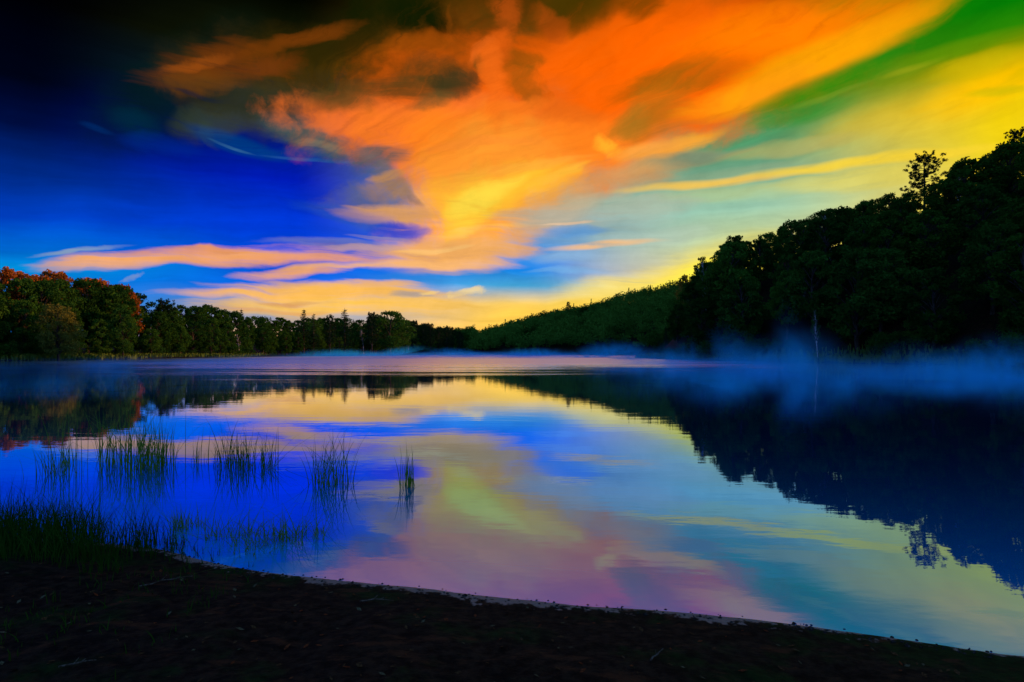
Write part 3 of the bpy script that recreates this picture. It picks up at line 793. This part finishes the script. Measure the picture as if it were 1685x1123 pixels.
L_HILL = 'leafy trees massed on the steep hill'
LBL_HILL = 'dark leafy tree massed on the steep hillside above the misty shore'
for row, t in enumerate((.04, .20, .37, .54, .72, .92, 1.06)):
    px = 1086.0 + (row % 2) * 14
    while px < 1790:
        th = AZ(px)
        r0 = float(np.interp(th, [h[0] for h in HILL], [h[1] for h in HILL])); r1 = float(np.interp(th, [h[0] for h in HILL], [h[2] for h in HILL]))
        rr = r0 + 5 + (r1 - r0) * t + rnd.uniform(-2.5, 2.5)
        w = 8.0 / (rr * math.cos(th)) * FPX
        p = px + rnd.uniform(-.3, .3) * w
        th = AZ(p); x, Y = rr * math.sin(th), rr * math.cos(th)
        sdv = float(lake_sd(x, Y)[0])
        px += w * (.95 if row > 4 else .84)
        if sdv < 2.5 or (p < 1105 and row in (1, 3)): continue
        hs = sky_height(SIL_R, p, x, Y)
        lim = 15.5 if row < 6 else 17
        h = min(hs * rnd.uniform(.95, 1.0), lim * rnd.uniform(.72, 1.05)) if row < 5 else min(hs * rnd.uniform(.74, 1.04), 19)
        if h < 3: continue
        k = rnd.random()
        kind = 'oak%d' % rnd.randrange(5) if k < .38 else ('birch%d' % rnd.randrange(3) if k < .48 else ('spruce%d' % rnd.randrange(2) if k < .51 else 'dark%d' % rnd.randrange(3)))
        plant(kind, 'tree', x, Y, h, LBL_HILL, 'tree', L_HILL, rnd.uniform(.85, 1.2))
special('pine', 'pine_tree', 1521, 254, 142, 'tall open crowned pine standing clear above the hill skyline', 'pine tree', wide=1.12)
special('pine1', 'pine_tree', 1672, 213, 142, 'dark pine on the hilltop where the skyline is highest', 'pine tree', wide=.9)
special('birch1', 'birch_tree', 1163, 420, 150, 'slender leaning birch at the lower end of the hill skyline', 'birch tree', wide=.75, rz=0)
special('oak1', 'tree', 1208, 388, 152, 'round crowned dark tree directly behind the leaning birch', wide=1.0)
special('birch0', 'birch_tree', 1325, 452, 116, 'birch with bare leaning white trunk low on the hillside', 'birch tree', wide=.6, rz=2.4)
special('birch2', 'birch_tree', 1472, 358, 128, 'pale green birch standing out below the tall open pine', 'birch tree', wide=.8)
special('birch2', 'birch_tree', 1185, 470, 140, 'short birch with white trunk just under the leaning birch', 'birch tree', wide=.7)
for i, (p, top) in enumerate(((1345, 505), (1402, 498), (1410, 510), (1448, 495), (1468, 505), (1565, 470), (1582, 465))):
    special('birch%d' % (i % 3), 'birch_tree', p, top, 104 if p < 1500 else 100, 'thin white trunked birch at the foot of the steep hill in the mist', 'birch tree', wide=.5, group='white birch trunks at the foot of the hill')

def strew_shrubs(n, p0, p1, yfun, hmin, hmax, label, group):
    for i in range(n):
        p = p0 + (p1 - p0) * (i + rnd.random()) / n
        Y = yfun(p); x = (p - CX) / FPX * Y
        if float(lake_sd(x, Y)[0]) < 1.2: continue
        h = rnd.uniform(hmin, hmax)
        plant('shrub%d' % rnd.randrange(3), 'shrub', x, Y, h, label, 'shrub', group, rnd.uniform(1.0, 1.6), sink=.05)
strew_shrubs(46, -60, 770, lambda p: interp(LEFT_SHORE, p) + rnd.uniform(2.2, 6), 1.6, 4.0, 'low leafy shrub at the water edge under the low wood', 'shrubs under the low wood')
HY = lambda p: float(np.interp(AZ(p), [h[0] for h in HILL], [h[1] for h in HILL])) * math.cos(AZ(p))
strew_shrubs(44, 1080, 1760, lambda p: HY(p) + rnd.uniform(-4, 6), 1.8, 4.2, 'low leafy shrub on the misty shore under the steep hill', 'shrubs under the steep hill')

def far_forest():
    """the wooded ridge across the lake's far end: one mass of crowns"""
    r = random.Random(77); mb = MB()
    for i in range(2600):
        th = r.uniform(AZ(690), AZ(1215)); a = [f[0] for f in FAR]
        r0 = float(np.interp(th, a, [f[1] for f in FAR])); r1 = float(np.interp(th, a, [f[2] for f in FAR]))
        rr = r0 + 6 + (r1 - r0 + 6) * r.random() ** .8
        x, y = rr * math.sin(th), rr * math.cos(th)
        yield_pts.append((x, y, r.random()))
    X = np.array([p[0] for p in yield_pts]); Y = np.array([p[1] for p in yield_pts])
    SD = lake_sd(X, Y); Z = ground_z(X, Y, SD)
    for (x, y, q), sd, z in zip(yield_pts, SD, Z):
        if sd < 3: continue
        pn = float(vnoise(np.array([x]), np.array([y]), 42, 12)[0])
        h = r.uniform(6, 12.0) * (1 + .7 * pn); w = r.uniform(2.2, 4.6) * (1 + .4 * pn)
        conif = q < .035
        n = 72
        for _ in range(n):
            if conif:
                t = r.random() ** .7; e = Vector((r.gauss(0, 1), r.gauss(0, 1), 0)).normalized() * w * .55 * (1 - t) * r.random() ** .5
                p = Vector((x, y, z + h * 1.05 * t + 1)) + e
            else:
                e = Vector((r.gauss(0, 1), r.gauss(0, 1), r.gauss(0, 1))).normalized() * r.random() ** .35
                p = Vector((x + e.x * w, y + e.y * w, z + h * .58 + e.z * h * .42))
            mb.leaf(p, 1.15, r, narrow=.8)
    tag(link('distant_forest', mb.mesh('distant_forest', M['far_leaf'])), kind='stuff')
yield_pts = []
far_forest()
special('yellow', 'tree', 1131, 452, 470, 'tiny thin yellowish tree alone on the far ridge skyline', wide=.6)
special('pine1', 'conifer', 935, 497, 575, 'ragged conifer tip breaking the far ridge skyline', wide=.7)

# ------------------------------------------------------------------ reeds, grass, sedge
def blade(mb, p, h, r, lean=.25, w=.0045, ang=None, kink=0.0):
    q = r.uniform(0, 6.283) if ang is None else ang + r.gauss(0, .35)
    d = Vector((math.cos(q), math.sin(q), 0)); side = Vector((-d.y, d.x, 0))
    if r.random() < .5: side = (side + d * r.uniform(-1, 1)).normalized()
    n = 6; pts = []; snap = r.uniform(.45, .8) if r.random() < .14 else 9
    for i in range(n + 1):
        t = i / n
        z = h * (t - kink * t ** 4)
        if t > snap: z = h * (snap - (t - snap) * .55)
        pts.append(Vector(p) + d * (lean * h * t ** 2 + (h * (t - snap) * .8 if t > snap else 0)) + Vector((0, 0, z)))
    n0 = len(mb.v)
    for i, c in enumerate(pts):
        ww = w * (1 - (i / n) ** 2 * .92)
        mb.v += [tuple(c - side * ww), tuple(c + side * ww + d * ww * .4)]
    for i in range(n):
        mb.f.append((n0 + 2 * i, n0 + 2 * i + 1, n0 + 2 * i + 3, n0 + 2 * i + 2)); mb.mi.append(0)
def reed_clump(p0, p1, ybase, ytop, n, label, spread=.30, lean=.22, seed=0, w=.0055, group=None):
    """a stand of emergent reeds rooted in the lake bed between photo columns p0 and p1"""
    r = random.Random(seed); mb = MB()
    Y = EYE * FPX / (ybase - HZ); xc = ((p0 + p1) / 2 - CX) / FPX * Y; half = (p1 - p0) / 2 / FPX * Y
    H = (ybase - ytop) / FPX * Y
    k = max(1, min(9, n // 26))
    tufts = [(half * (-.85 + 1.7 * (i + r.uniform(.2, .8)) / k) if k > 1 else 0.0, r.gauss(0, spread * .8), r.uniform(.72, 1.12), r.uniform(.6, 1.5)) for i in range(k)]
    for i in range(n):
        tx, ty, th, tw = r.choice(tufts)
        s_ = half / k * .9 * tw if k > 1 else half * .35
        x = tx + r.gauss(0, s_) if (k == 1 or r.random() > .14) else half * r.uniform(-1.1, 1.1)
        y = ty + r.gauss(0, min(spread, .05 + s_))
        h = H * th * r.uniform(.4, 1.0) * (1.12 if r.random() < .06 else 1)
        ln = lean * r.uniform(.1, 1.7) * (3.2 if r.random() < .10 else 1)
        blade(mb, (x, y, -.18), h + .18, r, ln, w * r.uniform(.6, 1.25), kink=.16 * r.random(), ang=(0.0 if lean > .8 else None))
    o = link('reed_clump', mb.mesh('reed_clump', M['reed'])); o.location = (xc, Y, 0)
    return tag(o, label, 'reeds', group)
reed_clump(125, 300, 768, 645, 330, 'widest and densest stand of green reeds rising from the water', .55, .20, 1)
reed_clump(50, 80, 778, 715, 20, 'few sparse reed stems between the bank grass and the widest reed stand', .3, .3, 2)
reed_clump(95, 135, 772, 705, 34, 'thin reed fringe joined to the widest reed stand on its bank side', .3, .3, 12)
reed_clump(318, 336, 762, 712, 16, 'narrow tuft of reeds between the widest stand and the tall bushy clump', .15, .18, 3)
reed_clump(345, 442, 772, 676, 150, 'tall bushy reed clump with one stem standing above the rest', .35, .24, 4)
reed_clump(436, 462, 768, 706, 12, 'few long reed stems bending away from the tall bushy clump', .2, .9, 5)
reed_clump(500, 578, 796, 694, 95, 'leaning open reed clump between the bushy clump and the last lone tuft', .25, .26, 6)
reed_clump(655, 690, 800, 726, 44, 'lone slim tuft of upright reeds farthest out from the bank', .14, .12, 7)
reed_clump(284, 328, 868, 826, 110, 'short dense reed tuft near the shore, closest to the bank grass', .10, .40, 8, .0048)
reed_clump(335, 420, 884, 828, 110, 'low leaning reed clump in the shallows off the muddy beach', .16, .60, 9, .0048)
reed_clump(415, 525, 890, 828, 180, 'low broad reed clump with drooping blades, just off the beach edge', .18, .65, 10, .0048)

def bank_grass():
    r = random.Random(5); mb = MB()
    n = 0; P = []
    while len(P) < 24000:
        x, y = r.uniform(-8.5, -1.9), r.uniform(2.2, 7.2); P.append((x, y))
    X = np.array([p[0] for p in P]); Y = np.array([p[1] for p in P])
    SD = lake_sd(X, Y); Z = ground_z(X, Y, SD); N = vnoise(X, Y, .5, 21) + .6 * vnoise(X, Y, .17, 22)
    for x, y, sd, z, nn in zip(X, Y, SD, Z, N):
        if sd < -.15 or sd > 2.6: continue
        left = 1 / (1 + math.exp((x + 3.0 + .25 * (5.2 - y)) * 4))
        edge = math.exp(-max(0, sd - .35) / .55)
        tall = left * edge
        if r.random() > max(tall, .42 * (x < -1.9) * left + .10) or nn < -.22 + .2 * (sd > .8): continue
        h = .05 + .40 * tall * r.uniform(.5, 1.25) + .05 * r.random()
        for _ in range(2):
            blade(mb, (x + r.gauss(0, .015), y + r.gauss(0, .015), z - .02), h * r.uniform(.7, 1.2), r, r.uniform(.1, .7), .0032, kink=.2 * r.random())
    tag(link('grass', mb.mesh('grass', M['grass'])), kind='stuff')
bank_grass()

def shore_sedge():
    """strip of sedge along the far banks"""
    r = random.Random(9); mb = MB(); P = []
    for i in range(9000):
        p = r.uniform(-80, 775); Y = interp(LEFT_SHORE, p) + r.uniform(-4, 8); P.append(((p - CX) / FPX * Y, Y, Y))
    for i in range(7000):
        p = r.uniform(1035, 1760); Y = HY(max(p, 1060)) + r.uniform(-16, 8); P.append(((p - CX) / FPX * Y, Y, Y))
    X = np.array([p[0] for p in P]); Y = np.array([p[1] for p in P]); SD = lake_sd(X, Y); Z = ground_z(X, Y, SD)
    for x, y, sd, z in zip(X, Y, SD, Z):
        if sd < -.2 or sd > 4.5: continue
        h = r.uniform(.5, 1.2)
        q = r.uniform(0, 6.283); dx, dy = math.cos(q) * .22, math.sin(q) * .22
        mb.face([(x - dx, y - dy, z - .05), (x + dx, y + dy, z - .05), (x + dx * .7 + r.gauss(0, .15), y + dy * .7, z + h), (x - dx * .5, y - dy * .5 + r.gauss(0, .15), z + h * .8)])
    tag(link('sedge_grass', mb.mesh('sedge_grass', M['sedge'])), kind='stuff')
shore_sedge()

# ------------------------------------------------------------------ litter on the beach
def rock_mesh(mb, c, s, r):
    n0 = len(mb.v); k = 7
    sq = r.uniform(.45, .8)
    rings = [(-.6, .75), (-.1, 1.0), (.45, .8), (.85, .35)]
    for z, w in rings:
        for i in range(k):
            q = 6.2832 * i / k; j = r.uniform(.8, 1.2)
            mb.v.append((c[0] + s * w * math.cos(q) * j, c[1] + s * w * math.sin(q) * j, c[2] + s * z * sq))
    for a in range(3):
        for i in range(k):
            mb.f.append((n0 + a * k + i, n0 + a * k + (i + 1) % k, n0 + (a + 1) * k + (i + 1) % k, n0 + (a + 1) * k + i)); mb.mi.append(0)
    mb.f.append(tuple(n0 + 3 * k + i for i in range(k))); mb.mi.append(0)
def litter():
    r = random.Random(31)
    P = [(r.uniform(-6, 5.5), r.uniform(1.6, 6.2)) for _ in range(60000)]
    X = np.array([p[0] for p in P]); Y = np.array([p[1] for p in P]); SD = lake_sd(X, Y); Z = ground_z(X, Y, SD)
    peb = MB(); lf = MB(); np_, nl = 0, 0
    for x, y, sd, z in zip(X, Y, SD, Z):
        if -.03 < sd < .11 and x > -3.4 and r.random() < .26:
            rock_mesh(peb, (x, y, z + .002), r.uniform(.003, .011) * (1 + 1.2 * (r.random() < .06)), r); np_ += 1
        elif sd > .15 and r.random() < .030:
            q = r.uniform(0, 6.283); L = r.uniform(.010, .028); W = L * r.uniform(.3, .6)
            a = Vector((math.cos(q), math.sin(q), r.gauss(0, .25))); b = Vector((-math.sin(q), math.cos(q), r.gauss(0, .25)))
            c = Vector((x, y, z + .008))
            lf.face([c - a * L, c + b * W, c + a * L, c - b * W], r.choice((0, 0, 0, 1, 2)))
    dk = bark_material('dark_pebble', (.010, .008, .007), (.05, .04, .035), 30, 1)
    tag(link('pebbles', peb.mesh('pebbles', dk, True)), kind='stuff')
    tag(link('fallen_leaves', lf.mesh('fallen_leaves', [bark_material('dead_leaf', (.03, .014, .006), (.10, .05, .02), 40, 1), bark_material('red_leaf', (.07, .015, .006), (.17, .045, .015), 40, 1), bark_material('straw', (.05, .045, .02), (.11, .09, .05), 40, 1)])), kind='stuff')
litter()
def twig(px, py, L, ang, label, seed):
    r = random.Random(seed); Y = (EYE - .2) * FPX / (py - HZ); x = (px - CX) / FPX * Y
    z = float(ground_z(x, Y)[0]); mb = MB(); d = Vector((math.cos(ang), math.sin(ang), 0)); s = Vector((-d.y, d.x, 0))
    pts = [d * (L * (t - .5)) + s * r.gauss(0, L * .03) + Vector((0, 0, .010 + .03 * L * math.sin(t * 3) + r.random() * .006)) for t in (0, .2, .4, .6, .8, 1)]
    mb.tube(pts, [.0050, .0046, .0042, .0036, .003, .002], 6)
    for i in (2, 3): mb.tube([pts[i], pts[i] + d * L * .12 + s * L * .1 * (1 if i == 2 else -1) + Vector((0, 0, .02))], [.0028, .0012], 5)
    o = link('twig', mb.mesh('twig', M_TWIG, True)); o.location = (x, Y, z); tag(o, label, 'twig')
M_TWIG = bark_material('dry_twig', (.05, .035, .024), (.15, .12, .09), 25, .3)
twig(128, 1070, .16, .5, 'short pale twig lying on the dark soil below the bank grass', 1)
twig(275, 925, .34, .7, 'dry forked twig where the bank grass meets the muddy beach', 2)
twig(1082, 1046, .15, .9, 'small bent twig on the beach below the cloud reflection', 3)
twig(620, 950, .22, .05, 'thin straight twig lying along the wet sand edge', 4)

# ------------------------------------------------------------------ mist over the water
def mist_material(name, color, dens, sc, lo, span, step):
    m, g, out = material(name)
    pos = g.new('ShaderNodeTexCoord').outputs['Object']
    wp = g.new('ShaderNodeNewGeometry').outputs['Position']
    n = g.noise(g.mapping(wp, scale=sc), 1.0, 3, .6, 1.2)[0]
    ball = g.math('POWER', g.range(g.vec('LENGTH', pos), 1.0, .0), 1.7)
    d = g.math('MULTIPLY', g.math('MULTIPLY', ball, g.range(n, lo, lo + span, .08, 1.0)), dens)
    v = g.new('ShaderNodeVolumePrincipled'); v.inputs['Color'].default_value = (*color, 1)
    g.put(v.inputs['Density'], d)
    g.t.links.new(v.outputs[0], out.inputs['Volume'])
    m.cycles.volume_step_rate = step
    return m
def ball_mesh(name, mat):
    """a round closed shell, its underside flat at the water"""
    mb = MB(); nu, nv = 20, 10
    for j in range(nv + 1):
        e = j / nv * math.pi / 2
        for i in range(nu):
            q = 6.28318 * i / nu; mb.v.append((math.cos(e) * math.cos(q), math.cos(e) * math.sin(q), math.sin(e)))
    for j in range(nv):
        for i in range(nu):
            mb.f.append((j * nu + i, j * nu + (i + 1) % nu, (j + 1) * nu + (i + 1) % nu, (j + 1) * nu + i)); mb.mi.append(0)
    mb.f.append(tuple(reversed(range(nu)))); mb.mi.append(0)
    return mb.mesh(name, mat)
plume = ball_mesh('mist', mist_material('mist_plume', (.03, .62, 1.0), .34, (.30, .26, .20), .42, .24, 1.0))
veil = ball_mesh('mist', mist_material('mist_veil', (.06, .5, 1.0), .055, (.07, .04, .3), .42, .2, 1.0))
def mist(me, px, Y, half_w, depth, height, lean=0.0, rz=0.0):
    o = link('mist', me); o.location = ((px - CX) / FPX * Y, Y, .03); o.scale = (half_w, depth, height)
    o.rotation_euler = (0, lean, rz); o.location.z = .03 if not lean else -.5; tag(o, kind='stuff')
for (px, Y, hw, dp, ht, ln) in ((1345, 42, 3.0, 5, 5.0, -.30), (1322, 50, 2.4, 4, 7.6, -.22), (1385, 34, 3.4, 5, 2.2, -.5), (1250, 55, 4.6, 5, 3.0, .35), (1205, 66, 3.4, 5, 7.0, -.2), (1120, 76, 5.0, 6, 5.0, .25), (1085, 90, 8.0, 8, 3.2, 0),
                                (1440, 46, 5.0, 6, 2.2, .5), (1490, 58, 5.2, 6, 4.2, -.3), (1530, 38, 5.4, 6, 1.5, 0), (1600, 44, 5.0, 6, 2.6, .4), (1665, 40, 4.8, 6, 2.8, -.3), (1640, 60, 5.5, 6, 5.0, .3), (1275, 74, 9, 8, 5.0, .2), (1230, 30, 4.4, 5, 1.3, .3), (1150, 38, 5.6, 6, 1.1, 0), (1570, 62, 9, 8, 3.4, -.2),
                                (1030, 150, 14, 12, 6, .2), (980, 200, 20, 16, 6, -.2), (880, 300, 26, 18, 5, 0), (760, 400, 30, 18, 6, .1), (560, 260, 26, 16, 4, 0), (640, 300, 24, 16, 5, -.2)):
    mist(plume, px, Y, hw, dp, ht, ln)
thin = ball_mesh('mist', mist_material('mist_wisp', (.03, .62, 1.0), .075, (.45, .35, .3), .44, .22, 1.0))
for (px, Y, hw, dp, ht, ln) in ((1350, 24, 3.2, 5, 2.0, -.4), (1210, 22, 3.0, 5, 1.2, .3), (1480, 26, 4.0, 6, 1.6, .4), (1620, 24, 3.6, 5, 1.8, -.3), (1080, 32, 5, 7, 1.2, 0), (200, 34, 9, 8, 1.2, 0), (420, 40, 8, 8, 1.2, 0), (60, 30, 6, 8, 1.0, 0)):
    mist(thin, px, Y, hw, dp, ht, ln)
mist(veil, 1370, 50, 30, 20, 1.6)
mist(veil, 1180, 80, 26, 22, 2.0)
mist(veil, 760, 230, 90, 130, 2.6)
mist(veil, 240, 70, 34, 30, 1.6)
